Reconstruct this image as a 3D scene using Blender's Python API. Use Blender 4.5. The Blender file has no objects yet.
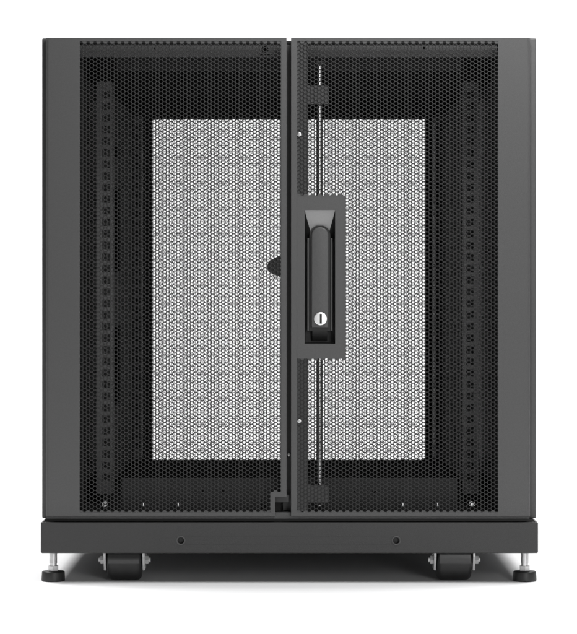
import bpy, bmesh, math
import numpy as np
from mathutils import Vector, Matrix

scene = bpy.context.scene
COL = scene.collection

# ------------------------------------------------------------------ scale
S = 0.6 / 495.0            # metres per photograph pixel at the front plane (600 mm wide cabinet)
D = 3.0                    # camera distance to the front plane (y = 0)
VX, VY = 288.0, 288.0      # vanishing point
CZ = (583.0 - VY) * S      # lens height above the floor

# ------------------------------------------------------------------ camera
cam_d = bpy.data.cameras.new("camera")
cam = bpy.data.objects.new("camera", cam_d)
COL.objects.link(cam)
cam.location = (0, -D, CZ)
cam.rotation_euler = (math.radians(90), 0, 0)
cam_d.sensor_fit = 'HORIZONTAL'
cam_d.sensor_width = 36.0
cam_d.lens = 36.0 * D / (577 * S)
cam_d.shift_x = (288.5 - VX) / 577.0
cam_d.shift_y = -(317.0 - VY) / 577.0
cam_d.dof.use_dof = True
cam_d.dof.focus_distance = D
cam_d.dof.aperture_fstop = 21
cam_d.clip_start = 0.05
cam_d.clip_end = 100
scene.camera = cam

# ------------------------------------------------------------------ light
world = bpy.data.worlds.new("World")
scene.world = world
world.use_nodes = True
bg = world.node_tree.nodes["Background"]
bg.inputs[0].default_value = (1, 1, 1, 1)
bg.inputs[1].default_value = 0.12


def area_light(name, loc, target, sx, sy, power):
    d = bpy.data.lights.new(name, 'AREA')
    d.shape = 'RECTANGLE'
    d.size, d.size_y = sx, sy
    d.energy = power
    o = bpy.data.objects.new(name, d)
    COL.objects.link(o)
    o.location = loc
    o.rotation_euler = (Vector(target) - Vector(loc)).to_track_quat('-Z', 'Y').to_euler()
    return o


area_light("key_softbox", (0.34, -0.42, 1.16), (0.05, -0.02, 0.6), 0.8, 0.28, 11)
area_light("front_softbox", (1.0, -3.3, 0.7), (0, 0, 0.3), 0.8, 1.3, 24)
area_light("overhead_softbox", (0.0, 0.9, 2.7), (0.0, 0.9, 0), 4.4, 2.0, 92)
area_light("side_floor_fill", (-1.25, 0.5, 2.2), (-0.6, 0.4, 0), 0.7, 1.0, 42)  # side pair: added unseen fills that whiten the floor beside the cabinet
area_light("side_floor_fill", (1.25, 0.5, 2.2), (0.55, 0.4, 0), 0.7, 1.0, 24)
area_light("backdrop_light", (0, 1.5, 2.6), (0, 2.6, 0.5), 3.5, 0.8, 1.5)

vs = scene.view_settings
vs.view_transform = 'Standard'
vs.look = 'None'
vs.exposure = 0.0
vs.gamma = 1.0
scene.cycles.max_bounces = 10
scene.cycles.use_denoising = True


# ------------------------------------------------------------------ materials
def material(name, base, rough=0.5, metal=0.0, noise=0.0, nscale=300.0, bump=0.0, bscale=1500.0, spec=0.5, wear=0.0):
    m = bpy.data.materials.new(name)
    m.use_nodes = True
    nt = m.node_tree
    p = nt.nodes["Principled BSDF"]
    p.inputs["Roughness"].default_value = rough
    p.inputs["Metallic"].default_value = metal
    p.inputs["Specular IOR Level"].default_value = spec
    p.inputs["Base Color"].default_value = (base, base, base * 1.005, 1)
    tc = nt.nodes.new("ShaderNodeTexCoord")
    if noise > 0:
        n = nt.nodes.new("ShaderNodeTexNoise")
        n.inputs["Scale"].default_value = nscale
        n.inputs["Detail"].default_value = 4
        nt.links.new(tc.outputs["Object"], n.inputs["Vector"])
        r = nt.nodes.new("ShaderNodeMapRange")
        r.inputs[1].default_value = 0.25
        r.inputs[2].default_value = 0.75
        r.inputs[3].default_value = base * (1 - noise)
        r.inputs[4].default_value = base * (1 + noise)
        nt.links.new(n.outputs["Fac"], r.inputs[0])
        nt.links.new(r.outputs[0], p.inputs["Base Color"])
        rr = nt.nodes.new("ShaderNodeMapRange")
        rr.inputs[3].default_value = rough - 0.06
        rr.inputs[4].default_value = rough + 0.06
        n2 = nt.nodes.new("ShaderNodeTexNoise")
        n2.inputs["Scale"].default_value = 9.0
        n2.inputs["Detail"].default_value = 6
        nt.links.new(tc.outputs["Object"], n2.inputs["Vector"])
        nt.links.new(n2.outputs["Fac"], rr.inputs[0])
        nt.links.new(rr.outputs[0], p.inputs["Roughness"])
    if bump > 0:
        nb = nt.nodes.new("ShaderNodeTexNoise")
        nb.inputs["Scale"].default_value = bscale
        nb.inputs["Detail"].default_value = 2
        nt.links.new(tc.outputs["Object"], nb.inputs["Vector"])
        b = nt.nodes.new("ShaderNodeBump")
        b.inputs["Strength"].default_value = bump
        b.inputs["Distance"].default_value = 0.0004
        nt.links.new(nb.outputs["Fac"], b.inputs["Height"])
        nt.links.new(b.outputs["Normal"], p.inputs["Normal"])
    return m


M_PAINT = material("charcoal_powder_coat", 0.068, 0.45, 0, 0.08, 500, 0.4, 1400, spec=0.35)
M_BASE = material("plinth_darker_coat", 0.036, 0.42, 0, 0.08, 500, 0.4, 1400, spec=0.3)  # like the door coat, in a darker tone
M_SHEET = material("perforated_steel_black", 0.015, 0.55, 0, 0.06, 500, spec=0.3)
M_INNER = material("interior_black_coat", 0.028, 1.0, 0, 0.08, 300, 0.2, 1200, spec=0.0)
M_STIFF = material("stiffener_black_coat", 0.055, 0.6, 0, 0.08, 300, 0.2, 1200, spec=0.25)
M_BRACE = material("brace_dark_coat", 0.045, 0.9, 0, 0.08, 300, 0.2, 1200, spec=0.05)
M_BAR = material("bar_dark_coat", 0.05, 0.8, 0, 0.08, 300, 0.2, 1200, spec=0.1)
M_RAIL = material("rail_grey_coat", 0.18, 0.7, 0, 0.08, 300, 0.2, 1200, spec=0.25)
M_DARK = material("black_plastic_and_shade", 0.010, 0.5, 0, 0.1, 200)  # real black plastic, and shade put into pocket, gaps and plinth holes
M_SCOOP_LIT = material("scoop_lit_plastic", 0.24, 0.3, 0, 0.04, 400, 0.1, 1200)  # lighter tone puts the light on the housing's top slope into its colour
M_GLOSS = material("glossy_black_plastic", 0.02, 0.22, 0, 0.1, 200)
M_RUBBER = material("black_rubber", 0.014, 0.45, 0, 0.2, 120, 0.2, 600)
M_ZINC = material("galvanised_bracket", 0.5, 0.4, 0.35, 0.12, 200)
M_STEEL = material("zinc_plated_steel", 0.55, 0.35, 1.0, 0.1, 200)
M_ROD = material("dark_steel_rod", 0.55, 0.22, 1.0, 0.1, 200)
M_CHROME = material("nickel_lock_face", 0.92, 0.38, 0.85, 0.02, 200)
M_WHITE = material("white_studio_paper", 0.86, 0.9, 0, 0.0, spec=0.0)


# ------------------------------------------------------------------ helpers
def wx(px, y=0.0):
    return (px - VX) * S * (D + y) / D


def wz(py, y=0.0):
    return CZ + (VY - py) * S * (D + y) / D


def link(name, bm, mat, parent=None, smooth=False):
    me = bpy.data.meshes.new(name)
    bmesh.ops.recalc_face_normals(bm, faces=bm.faces)
    bm.to_mesh(me)
    bm.free()
    for m in (mat if isinstance(mat, (list, tuple)) else [mat]):
        me.materials.append(m)
    if smooth:
        for p in me.polygons:
            p.use_smooth = True
        me.set_sharp_from_angle(angle=math.radians(35))
    o = bpy.data.objects.new(name, me)
    COL.objects.link(o)
    if parent is not None:
        o.parent = parent
    return o


def add_box(bm, x0, x1, y0, y1, z0, z1, bevel=0.0, seg=2):
    r = bmesh.ops.create_cube(bm, size=1.0)
    vs_ = r["verts"]
    for v in vs_:
        v.co = Vector((x0 if v.co.x < 0 else x1, y0 if v.co.y < 0 else y1, z0 if v.co.z < 0 else z1))
    if bevel > 0:
        es = list({e for v in vs_ for e in v.link_edges})
        bmesh.ops.bevel(bm, geom=es, offset=bevel, segments=seg, profile=0.5, affect='EDGES')


def add_cyl(bm, c, r, h, axis='z', seg=32, r2=None, bevel=0.0):
    """cylinder centred on c along an axis"""
    rot = {'z': Matrix.Identity(4), 'x': Matrix.Rotation(math.pi / 2, 4, 'Y'), 'y': Matrix.Rotation(math.pi / 2, 4, 'X')}[axis]
    res = bmesh.ops.create_cone(bm, cap_ends=True, segments=seg, radius1=r, radius2=r if r2 is None else r2, depth=h,
                                matrix=Matrix.Translation(c) @ rot)
    if bevel > 0:
        es = [e for e in {e for v in res["verts"] for e in v.link_edges} if any(len(f.verts) > 4 for f in e.link_faces)]
        bmesh.ops.bevel(bm, geom=es, offset=bevel, segments=4, profile=0.5, affect='EDGES')


def add_plate(bm, outline, holes, a0, a1, plane='xz', bevel=0.0):
    """flat plate with real holes; outline/holes are lists of 2D points; thickness runs from a0 to a1 along the third axis"""
    def P(u, v):
        return {'xz': (u, a0, v), 'yz': (a0, u, v), 'xy': (u, v, a0)}[plane]
    edges = []
    for loop in [outline] + list(holes):
        vs_ = [bm.verts.new(P(*p)) for p in loop]
        for i in range(len(vs_)):
            edges.append(bm.edges.new((vs_[i], vs_[(i + 1) % len(vs_)])))
    fs = [f for f in bmesh.ops.triangle_fill(bm, use_beauty=True, edges=edges)["geom"] if isinstance(f, bmesh.types.BMFace)]
    ext = bmesh.ops.extrude_face_region(bm, geom=fs, use_keep_orig=True)
    nv = [g for g in ext["geom"] if isinstance(g, bmesh.types.BMVert)]
    d = a1 - a0
    vec = {'xz': (0, d, 0), 'yz': (d, 0, 0), 'xy': (0, 0, d)}[plane]
    bmesh.ops.translate(bm, verts=nv, vec=vec)
    return edges


def rect(x0, x1, z0, z1):
    return [(x0, z0), (x1, z0), (x1, z1), (x0, z1)]


def prect(px0, px1, py0, py1, y=0.0):
    return rect(wx(px0, y), wx(px1, y), wz(py1, y), wz(py0, y))


def circle(cx, cz, r, n=20):
    return [(cx + r * math.cos(2 * math.pi * i / n), cz + r * math.sin(2 * math.pi * i / n)) for i in range(n)]


def hex_sheet(name, x0, z_top, ncol, nrow, pitch, hole, y0, thick, mats, parent, blank=None, margin=2):
    """perforated sheet: staggered hexagonal holes cut right through; cells where blank(x, z) is true stay solid"""
    cs = pitch * math.sqrt(3) / 2
    R = pitch / math.sqrt(3)
    ang = np.arange(6) * math.pi / 3
    hx, hz = np.cos(ang), np.sin(ang)
    V, F, MI = [], [], []
    n = 0
    for i in range(-margin, ncol + margin):
        for j in range(-margin, nrow + margin):
            cx = x0 + (i + 0.5) * cs
            cz = z_top - (j + 0.5 + (0.5 if i % 2 else 0.0)) * pitch
            solid = i < 0 or j < 0 or i >= ncol or j >= nrow
            if blank is not None:
                b = blank(cx, cz)
                if b == 2:
                    continue
                solid = solid or b
            o = np.stack([cx + R * hx, cz + R * hz], 1)
            if solid:
                for yy in (y0, y0 + thick):
                    V.append(np.column_stack([o[:, 0], np.full(6, yy), o[:, 1]]))
                F.append([n + k for k in range(6)]); MI.append(1)
                F.append([n + 6 + k for k in range(5, -1, -1)]); MI.append(1)
                n += 12
                continue
            h = np.stack([cx + R * hole * hx, cz + R * hole * hz], 1)
            for ring, yy in ((o, y0), (h, y0), (h, y0 + thick), (o, y0 + thick)):
                V.append(np.column_stack([ring[:, 0], np.full(6, yy), ring[:, 1]]))
            for k in range(6):
                q = (k + 1) % 6
                for a, b_ in ((0, 6), (6, 12), (12, 18)):
                    F.append([n + a + k, n + a + q, n + b_ + q, n + b_ + k]); MI.append(0)
            n += 24
    V = np.concatenate(V)
    key = np.round(V / 2e-5).astype(np.int64)
    _, first, inv = np.unique(key, axis=0, return_index=True, return_inverse=True)
    inv = np.ravel(inv)
    V2 = V[first]
    ls = np.array([len(f) for f in F], dtype=np.int32)
    flat = inv[np.concatenate([np.array(f) for f in F])].astype(np.int32)
    me = bpy.data.meshes.new(name)
    me.vertices.add(len(V2))
    me.vertices.foreach_set("co", V2.astype(np.float32).ravel())
    me.loops.add(len(flat))
    me.loops.foreach_set("vertex_index", flat)
    me.polygons.add(len(ls))
    me.polygons.foreach_set("loop_start", np.concatenate([[0], np.cumsum(ls)[:-1]]).astype(np.int32))
    for m in mats:
        me.materials.append(m)
    me.polygons.foreach_set("material_index", np.array(MI, dtype=np.int32))
    me.update(calc_edges=True)
    me.validate()
    o = bpy.data.objects.new(name, me)
    COL.objects.link(o)
    o.parent = parent
    return o


# ------------------------------------------------------------------ studio sweep
bm = bmesh.new()
prof = [(-0.9, 0.0), (1.7, 0.0)]
for k in range(1, 17):
    a = math.pi / 2 * k / 16
    prof.append((1.7 + 0.9 * math.sin(a), 0.9 - 0.9 * math.cos(a)))
prof.append((2.6, 2.9))
rows = [[bm.verts.new((x, y, z)) for (y, z) in prof] for x in (-3.2, 3.2)]
for k in range(len(prof) - 1):
    bm.faces.new((rows[0][k], rows[1][k], rows[1][k + 1], rows[0][k + 1]))
floor = link("floor", bm, M_WHITE, None, smooth=True)
floor["kind"] = "structure"

# ------------------------------------------------------------------ cabinet root
rack = bpy.data.objects.new("rack_cabinet", None)
COL.objects.link(rack)
rack["label"] = "charcoal steel rack cabinet with two perforated doors, standing on levelling feet and casters"
rack["category"] = "server cabinet"

DEP = 0.96
Z_TOP = wz(37.7)
Z_BT, Z_BB = wz(522.0), wz(552.6)          # plinth top and bottom
XL, XR = wx(40.9), wx(537.3)

# ---- plinth
bm = bmesh.new()
PY = -0.006
hole_px = ((181, 540), (396, 540))
bx0, bx1 = wx(41.6), wx(537.2)
add_plate(bm, rect(bx0, bx1, Z_BB, Z_BT), [circle(wx(a), wz(b), 3.4 * S) for a, b in hole_px], PY, PY + 0.003)
add_box(bm, bx0, bx0 + 0.003, PY + 0.003, DEP, Z_BB, Z_BT)
add_box(bm, bx1 - 0.003, bx1, PY + 0.003, DEP, Z_BB, Z_BT)
add_box(bm, bx0 + 0.003, bx1 - 0.003, DEP - 0.003, DEP, Z_BB, Z_BT)
add_box(bm, bx0 + 0.003, bx1 - 0.003, PY + 0.003, DEP - 0.003, Z_BT - 0.003, Z_BT - 0.0005)
bmesh.ops.remove_doubles(bm, verts=bm.verts, dist=1e-6)
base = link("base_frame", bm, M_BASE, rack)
bv = base.modifiers.new("edge", 'BEVEL')
bv.width = 0.0011
bv.segments = 2
bv.limit_method = 'ANGLE'
for a, b in hole_px:
    bm = bmesh.new()
    n, m_ = 28, 8
    rr, tr = 4.0 * S, 0.0009
    ring = [[bm.verts.new((wx(a) + (rr + tr * math.cos(t)) * math.cos(u), PY - 0.0002 + tr * math.sin(t), wz(b) + (rr + tr * math.cos(t)) * math.sin(u)))
             for t in [2 * math.pi * k / m_ for k in range(m_)]] for u in [2 * math.pi * q / n for q in range(n)]]
    for q in range(n):
        for k in range(m_):
            bm.faces.new((ring[q][k], ring[(q + 1) % n][k], ring[(q + 1) % n][(k + 1) % m_], ring[q][(k + 1) % m_]))
    link("hole_rim", bm, M_PAINT, base, smooth=True)
    bm = bmesh.new()
    add_cyl(bm, (wx(a), PY + 0.0105, wz(b)), 5.2 * S, 0.006, 'y', 24)
    link("hole_shade_disc", bm, M_DARK, base, smooth=True)  # added black disc stands for the shade inside the plinth hole
# recessed box; its black puts the gap's shade between plinth and body
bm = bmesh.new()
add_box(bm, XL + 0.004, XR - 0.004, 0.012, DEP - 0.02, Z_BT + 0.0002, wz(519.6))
link("gap_shade_spacer", bm, M_DARK, rack)

# ---- body shell
Z_FLOOR = wz(519.3)
for side in (-1, 1):
    bm = bmesh.new()
    if side < 0:
        add_box(bm, XL, XL + 0.0094, 0.013, DEP, Z_FLOOR, Z_TOP + 0.0009, 0.0018, 3)
    else:
        add_box(bm, XR - 0.0094, XR, 0.013, DEP, Z_FLOOR, Z_TOP + 0.0009, 0.0018, 3)
    link("side_panel", bm, M_PAINT, rack, smooth=True)
bm = bmesh.new()
add_box(bm, XL + 0.0097, XR - 0.0097, 0.028, DEP, wz(38.6) - 0.004, wz(38.6), 0.001)
link("roof_panel", bm, M_INNER, rack)
bm = bmesh.new()
add_box(bm, XL + 0.0097, XR - 0.0097, 0.034, DEP, Z_FLOOR, Z_FLOOR + 0.004)
link("floor_panel", bm, M_INNER, rack)

# ---- front frame: posts, upper bars, sill
bm = bmesh.new()
y = 0.030
add_plate(bm, prect(80, 497, 41.0, 57, y), [circle(wx(155, y), wz(48, y), 1.3 * S), circle(wx(424, y), wz(48, y), 1.3 * S),
                                            circle(wx(265, y), wz(49.5, y), 3.6 * S), prect(259, 272, 54.2, 55.4, y)], y, y + 0.0025)
ffr = link("front_frame", bm, M_RAIL, rack)
bm = bmesh.new()
y2 = 0.10
add_box(bm, wx(116, y2), wx(462, y2), y2, y2 + 0.02, wz(70, y2), wz(50, y2), 0.001)
link("cross_bar", bm, M_BAR, ffr)
bm = bmesh.new()
y3 = 0.033
add_plate(bm, prect(122, 457, 478, 516, y3), [circle(wx(a, y3), wz(491.3, y3), r * S, 12) for a, r in ((203, 1.3), (223, 1.5), (355, 1.3), (374, 1.8))]
          + [circle(wx(264, y3), wz(506.5, y3), 3.4 * S)], y3, y3 + 0.0025)
link("lower_bar", bm, M_BAR, ffr)
for xa, xb in ((XL + 0.0097, wx(84, y)), (wx(493, y), XR - 0.0097)):
    bm = bmesh.new()
    add_box(bm, xa, xb, y + 0.003, y + 0.03, wz(518, y), wz(41, y), 0.001)
    link("corner_post", bm, M_INNER, ffr)
bm = bmesh.new()
add_box(bm, XL + 0.0097, XR - 0.0097, 0.0067, 0.029, Z_FLOOR, wz(512.8), 0.0008)
add_box(bm, wx(45.9), wx(530), 0.0061, 0.00668, Z_FLOOR + 0.0003, wz(512.8))
link("sill", bm, M_PAINT, ffr)
for a, b, r in ((105, 504, 3.0), (472, 504, 3.0)):
    bm = bmesh.new()
    add_cyl(bm, (wx(a, 0.01), 0.0105, wz(b, 0.01)), r * S, 0.006, 'y', 6, bevel=0.0)
    add_cyl(bm, (wx(a, 0.01), 0.018, wz(b, 0.01)), r * S * .55, 0.025, 'y', 12)
    link("bolt", bm, M_STEEL, ffr, smooth=True)
for a, b in ((143.5, 504.4), (178.2, 504.4), (402.9, 504.4), (437.6, 504.4)):
    bm = bmesh.new()
    add_cyl(bm, (wx(a, 0.0035), 0.0036, wz(b, 0.0035)), 1.3 * S, 4.8 * S, 'z', 12)
    add_box(bm, wx(a, .0035) - 0.001, wx(a, .0035) + 0.001, 0.0045, 0.034, wz(b, .0035) - 0.0012, wz(b, .0035) + 0.0012)
    link("cage_pin", bm, M_STEEL, ffr, smooth=True)

# ---- mounting rails (L section, square holes 3 per unit)
def rail(side, y, z0, z1):
    bm = bmesh.new()
    xi, xo, xh = 0.2255, 0.2445, 0.2326
    n = int((z1 - z0 - 0.01) / 0.014817)
    top = z1 - 0.012
    holes = [rect(side * xh - 0.0048, side * xh + 0.0048, top - 0.014817 * k - 0.0096, top - 0.014817 * k) for k in range(n)]
    a, b = sorted((side * xi, side * xo))
    add_plate(bm, rect(a, b, z0, z1), holes, y, y + 0.002)
    a, b = sorted((side * xi, side * (xi + 0.002)))
    add_box(bm, a, b, y + 0.002, y + 0.035, z0, z1)
    a, b = sorted((side * (xo - 0.002), side * xo))
    add_box(bm, a, b, y + 0.002, y + 0.045, z0, z1)
    return link("mounting_rail", bm, M_RAIL, rack)

ZR0, ZR1 = Z_FLOOR + 0.005, wz(38.6) - 0.005
for side in (-1, 1):
    rail(side, 0.165, ZR0 + 0.012, ZR1 - 0.0335)
    rail(side, 0.81, ZR0 + 0.012, ZR1 - 0.0335)
    # side brace between the rails, with cable slots on the hinge side
    bm = bmesh.new()
    slots = []
    if side < 0:
        def zz(py): return wz(py, 0.44)
        slots = [rect(0.366, 0.52, zz(272), zz(188)), rect(0.366, 0.52, zz(405), zz(326)), rect(0.38, 0.50, zz(159), zz(145))]
    a = side * 0.238
    add_plate(bm, rect(0.20, 0.812, ZR0 + 0.012, ZR1 - 0.0335), slots, a, a + side * 0.002, 'yz')
    link("side_brace", bm, M_BRACE, rack)

# ---- rear frame and rear doors
bm = bmesh.new()
y = 0.925
add_plate(bm, rect(-0.277, 0.277, Z_FLOOR + 0.0042, wz(38.6) - 0.0042), [prect(152, 425, 119, 460, y)], y, y + 0.012)
link("rear_frame", bm, M_INNER, rack)
PITCH = 4.008 * S
HOLE = 0.77
csr = PITCH * math.sqrt(3) / 2
for side in (-1, 1):
    bm = bmesh.new()
    y = 0.945
    x0, x1 = (-0.282, -0.002) if side < 0 else (0.002, 0.282)
    zt, zb = wz(38.6) - 0.006, Z_FLOOR - 0.001
    ix0, ix1 = x0 + 0.045 if side < 0 else x0 + 0.005, x1 - 0.005 if side < 0 else x1 - 0.045
    add_plate(bm, rect(x0, x1, zb, zt), [rect(ix0, ix1, zb + 0.004, zt - 0.022)], y, y + 0.006)
    d = link("rear_door", bm, M_INNER, rack)
    nc = int((ix1 - ix0) / csr)
    nr = int((zt - zb - 0.027) / PITCH)
    hex_sheet("perforated_sheet", ix0 + 0.001, zt - 0.023, nc, nr, PITCH, 0.72, y + 0.001, 0.0012, [M_SHEET, M_SHEET], d, margin=1)

# ---- front doors
def door(outline_px, opening_px, hinge_px):
    bm = bmesh.new()
    o = [(wx(a), wz(b)) for a, b in outline_px]
    h = [(wx(a), wz(b)) for a, b in opening_px]
    add_plate(bm, o, [h], 0.0, 0.006)
    bmesh.ops.remove_doubles(bm, verts=bm.verts, dist=1e-6)
    hx_ = wx(hinge_px)
    es = [e for e in bm.edges if all(abs(v.co.x - hx_) < 1e-5 and abs(v.co.y) < 1e-5 for v in e.verts)]
    bmesh.ops.bevel(bm, geom=es, offset=0.0036, segments=4, profile=0.5, affect='EDGES')
    # return flanges
    xs = [p[0] for p in o]
    zs = [p[1] for p in o]
    a, b = min(xs), max(xs)
    add_box(bm, a + 0.0003, a + 0.002, 0.006, 0.024, wz(511), max(zs) - 0.0003)
    add_box(bm, b - 0.002, b - 0.0003, 0.006, 0.024, wz(495), max(zs) - 0.0003)
    add_box(bm, a + 0.002, b - 0.002, 0.006, 0.024, max(zs) - 0.002, max(zs) - 0.0004)
    d = link("front_door", bm, M_PAINT, rack)
    m = d.modifiers.new("edge", 'BEVEL')
    m.width = 0.0007
    m.segments = 2
    m.limit_method = 'ANGLE'
    m.angle_limit = math.radians(50)
    return d


DT, DB = 37.7, 516.2
left_door = door([(45.6, DB), (45.6, DT), (286.6, DT), (286.6, 497), (275.2, 497), (275.2, DB)],
                 [(79.6, 512.2), (79.6, 41.2), (281, 41.2), (281, 492), (270.4, 492), (270.4, 512.2)], 45.6)
right_door = door([(291, DB), (291, DT), (530.3, DT), (530.3, DB)],
                  [(297, 512.2), (297, 41.2), (498, 41.2), (498, 512.2)], 530.3)

cpx = 4.008 * math.sqrt(3) / 2
SY = 0.0008


def blank_left(x, z):
    px, py = x / S + VX, VY - (z - CZ) / S
    if py < 39.9 or px > 285 or (px > 273.5 and py > 496):
        return 2
    return 1 if (px > 280.5 or (px > 269.6 and py > 490.5)) else 0


hex_sheet("perforated_sheet", wx(79.3), wz(41.5), 58, 117, PITCH, HOLE, SY, 0.0008, [M_SHEET, M_PAINT], left_door, blank_left, margin=1)


def blank_right(x, z):
    px, py = x / S + VX, VY - (z - CZ) / S
    if py < 39.9 or (301.8 < px < 338.2 and 207.6 < py < 346.4):
        return 2
    return 1 if (px < 345.5 and 194.2 < py < 360) else 0


hex_sheet("perforated_sheet", wx(297.0), wz(41.5), 58, 117, PITCH, HOLE, SY, 0.0008, [M_SHEET, M_PAINT], right_door, blank_right, margin=1)

# strike plate behind the left mesh
bm = bmesh.new()
add_plate(bm, [(wx(a), wz(b)) for a, b in ((285, 254.5), (279, 255.5), (272.5, 259), (268, 263), (266.8, 266.5), (268.2, 271), (272.5, 274), (279, 276.8), (285, 277.5))],
          [], 0.003, 0.006)
link("strike_plate", bm, M_DARK, left_door)
# latch receiver in the notch
bm = bmesh.new()
add_box(bm, wx(274), wx(289.5), 0.009, 0.022, wz(503), wz(495.5), 0.0006)
link("latch_receiver", bm, M_STIFF, left_door)
# astragal behind the gap
bm = bmesh.new()
add_box(bm, wx(283), wx(294), 0.0245, 0.0265, wz(512), wz(42.5))
ast = link("astragal", bm, M_PAINT, right_door)
bm = bmesh.new()
add_cyl(bm, (wx(288.9), 0.0232, wz(456)), 1.7 * S, 0.003, 'y', 16, bevel=0.0006)
link("rivet", bm, M_STEEL, ast, smooth=True)
# stiffener with tabs
bm = bmesh.new()
add_plate(bm, [(wx(a), wz(b)) for a, b in ((295, 511), (295, 42), (308, 42), (308, 85.5), (327.5, 85.5), (329, 87), (329, 102.5), (327.5, 104), (308, 104), (308, 206.5), (303, 206.5), (303, 347.5), (308, 347.5),
                                           (308, 485.5), (327.5, 485.5), (329, 487), (329, 501), (327.5, 502.5), (308, 502.5), (308, 511))], [], 0.0017, 0.0037)
stf = link("stiffener", bm, M_STIFF, right_door)
for a, b in ((299.2, 134.5), (299.2, 421)):
    bm = bmesh.new()
    add_cyl(bm, (wx(a), 0.0003, wz(b)), 2.1 * S, 0.0036, 'y', 18, bevel=0.0007)
    link("rivet", bm, M_STEEL, stf, smooth=True)
# latch rod
bm = bmesh.new()
add_cyl(bm, (wx(319.8), 0.028, (wz(63) + wz(508)) / 2), 3.2 * S, wz(63) - wz(508), 'z', 24)
rod = link("latch_rod", bm, M_ROD, right_door, smooth=True)
for py0, py1 in ((59.5, 64), (502.6, 507)):
    bm = bmesh.new()
    add_box(bm, wx(315.5), wx(325), 0.022, 0.036, wz(py1), wz(py0), 0.001)
    link("rod_guide", bm, M_DARK, rod)

# lock plate and handle
bm = bmesh.new()
add_plate(bm, prect(297.05, 343.6, 196.4, 358.6), [prect(304.6, 335.2, 210, 344)], 0.0, 0.0022)
lock = link("lock_plate", bm, M_PAINT, right_door)
bm = bmesh.new()
def hv(px, py, y):
    return bm.verts.new((wx(px), y, wz(py)))


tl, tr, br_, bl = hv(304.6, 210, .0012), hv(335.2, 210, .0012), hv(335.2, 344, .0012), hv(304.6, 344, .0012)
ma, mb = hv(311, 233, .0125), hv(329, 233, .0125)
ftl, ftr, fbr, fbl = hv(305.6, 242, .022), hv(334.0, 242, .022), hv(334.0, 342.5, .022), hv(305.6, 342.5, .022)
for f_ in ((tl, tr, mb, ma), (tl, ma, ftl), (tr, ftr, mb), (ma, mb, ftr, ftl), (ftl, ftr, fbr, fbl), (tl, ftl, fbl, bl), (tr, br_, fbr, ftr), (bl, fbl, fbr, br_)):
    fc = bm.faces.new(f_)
    fc.material_index = 0 if f_ == (tl, tr, mb, ma) else 1  # bright top slope, shaded walls and floor: light put into the colours
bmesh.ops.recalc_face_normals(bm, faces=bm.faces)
housing = link("handle_housing", bm, [M_SCOOP_LIT, M_DARK], lock)
def arch(cx_, r_, pyt, pyb):
    return [(wx(cx_ - r_), wz(pyb))] + [(wx(cx_ - r_ * math.cos(math.pi * k / 20)), wz(pyt + r_ - r_ * math.sin(math.pi * k / 20))) for k in range(21)] + [(wx(cx_ + r_), wz(pyb))]


bm = bmesh.new()
add_plate(bm, arch(320.0, 8.6, 227.0, 327.5), [], 0.0035, 0.0185)
bmesh.ops.recalc_face_normals(bm, faces=bm.faces)
bmesh.ops.dissolve_limit(bm, angle_limit=0.01, verts=bm.verts, edges=bm.edges)
es = [e for e in bm.edges if all(abs(v.co.y - 0.0035) < 1e-5 for v in e.verts)]
bmesh.ops.bevel(bm, geom=es, offset=0.0018, segments=3, profile=0.5, affect='EDGES')
lever = link("handle_lever", bm, M_PAINT, lock, smooth=True)
bm = bmesh.new()
add_plate(bm, arch(320.0, 10.4, 225.0, 331), [], 0.0088, 0.0195)
link("lever_shade_arch", bm, M_DARK, lever, smooth=True)  # black arch puts the shade of the gap around the lever
for pa, pb in ((307.3, 309.3), (330.7, 332.7)):
    bm = bmesh.new()
    add_box(bm, wx(pa), wx(pb), 0.0095, 0.0195, wz(331), wz(238), 0.0005)
    link("grip_guide", bm, M_PAINT, lock)
bm = bmesh.new()
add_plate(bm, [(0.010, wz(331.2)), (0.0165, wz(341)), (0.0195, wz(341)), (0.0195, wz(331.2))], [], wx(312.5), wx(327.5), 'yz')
link("pocket_shade_wedge", bm, M_DARK, lever)  # added black wedge, shade for the lower end of the pocket
bm = bmesh.new()
add_cyl(bm, (wx(320.5), 0.0042, wz(318.8)), 6.6 * S, 0.006, 'y', 40, bevel=0.0009)
key = link("key_cylinder", bm, M_CHROME, lever, smooth=True)
bm = bmesh.new()
add_box(bm, wx(319.7), wx(321.9), 0.0009, 0.0030, wz(323.6), wz(313.8), 0.0004)
link("keyhole", bm, M_DARK, key)

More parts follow.
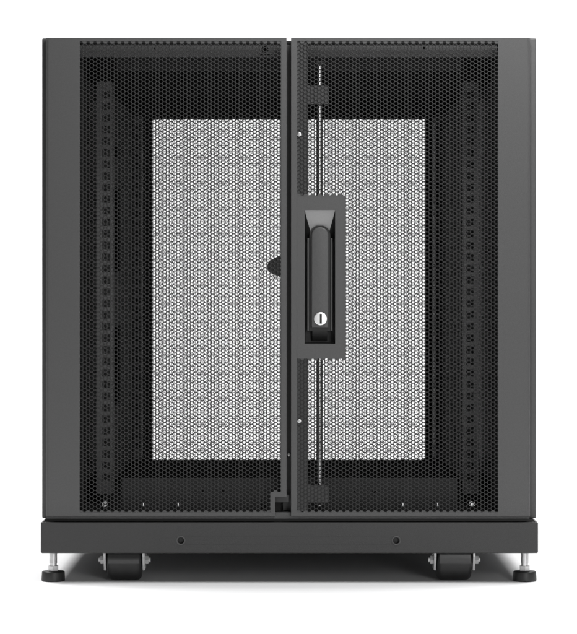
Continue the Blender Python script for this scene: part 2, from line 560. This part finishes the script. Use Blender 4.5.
# ---- casters
def caster(px, y):
    x = wx(px)
    R = 0.0265
    zc = R + 0.0004
    f = bmesh.new()
    for s in (-1, 1):
        xa, xb = sorted((x + s * 0.0224, x + s * 0.0250))
        add_plate(f, [(y - 0.024, Z_BB + 0.012), (y - 0.024, zc + 0.004), (y - 0.016, zc - 0.0135), (y + 0.012, zc - 0.0135), (y + 0.024, Z_BB), (y + 0.024, Z_BB + 0.012)], [], xa, xb, 'yz')
    add_box(f, x - 0.0250, x + 0.0250, y - 0.03, y + 0.03, Z_BB + 0.0122, Z_BB + 0.015)
    fork = link("caster", f, M_ZINC, rack)
    w = bmesh.new()
    add_cyl(w, (x, y, zc), R, 0.0422, 'x', 64, bevel=0.0065)
    link("wheel", w, M_RUBBER, fork, smooth=True)
    c = bmesh.new()   # brake cover over the upper half of the wheel
    n = 16
    pr = [(y - (R + 0.0042) * math.cos(t), zc + (R + 0.0042) * math.sin(t)) for t in [-0.13 + 1.35 * k / n for k in range(n + 1)]]
    pr += [(a_ + (y - a_) * 0.07, b_ + (zc - b_) * 0.07) for a_, b_ in reversed(pr)]
    add_plate(c, pr, [], x - 0.0188, x + 0.0188, 'yz')
    link("brake_cover", c, M_GLOSS, fork, smooth=True)
    for s in (-1, 1):
        a = bmesh.new()
        add_cyl(a, (x + s * 0.0272, y - 0.012, zc - 0.001), 0.0056, 0.0042, 'x', 6)
        add_cyl(a, (x + s * 0.0298, y - 0.012, zc - 0.001), 0.0032, 0.0036, 'x', 14)
        link("axle_nut", a, M_ZINC, fork)


for px in (123.4, 455.4):
    caster(px, 0.034)
    caster(px, DEP - 0.06)

# ---- levelling feet
def foot(px, y):
    x = wx(px, y)
    b = bmesh.new()
    add_cyl(b, (x, y, 0.035), 0.0042, 0.06, 'z', 20)
    for k in range(14):                       # thread crests
        add_cyl(b, (x, y, 0.0225 + 0.0016 * k), 0.0048, 0.0008, 'z', 20)
    stud = link("levelling_foot", b, M_STEEL, rack, smooth=True)
    b = bmesh.new()
    add_cyl(b, (x, y, 0.0062), 0.0146, 0.0124, 'z', 40, r2=0.0138, bevel=0.0018)
    link("foot_pad", b, M_RUBBER, stud, smooth=True)
    b = bmesh.new()
    add_cyl(b, (x, y, 0.0156), 0.0066, 0.0062, 'z', 6)
    link("hex_nut", b, M_STEEL, stud)


for px in (53.3, 524.7):
    foot(px, 0.022)
for s in (-1, 1):
    foot(VX + s * 0.2855 / S * D / (D + DEP - 0.03), DEP - 0.03)
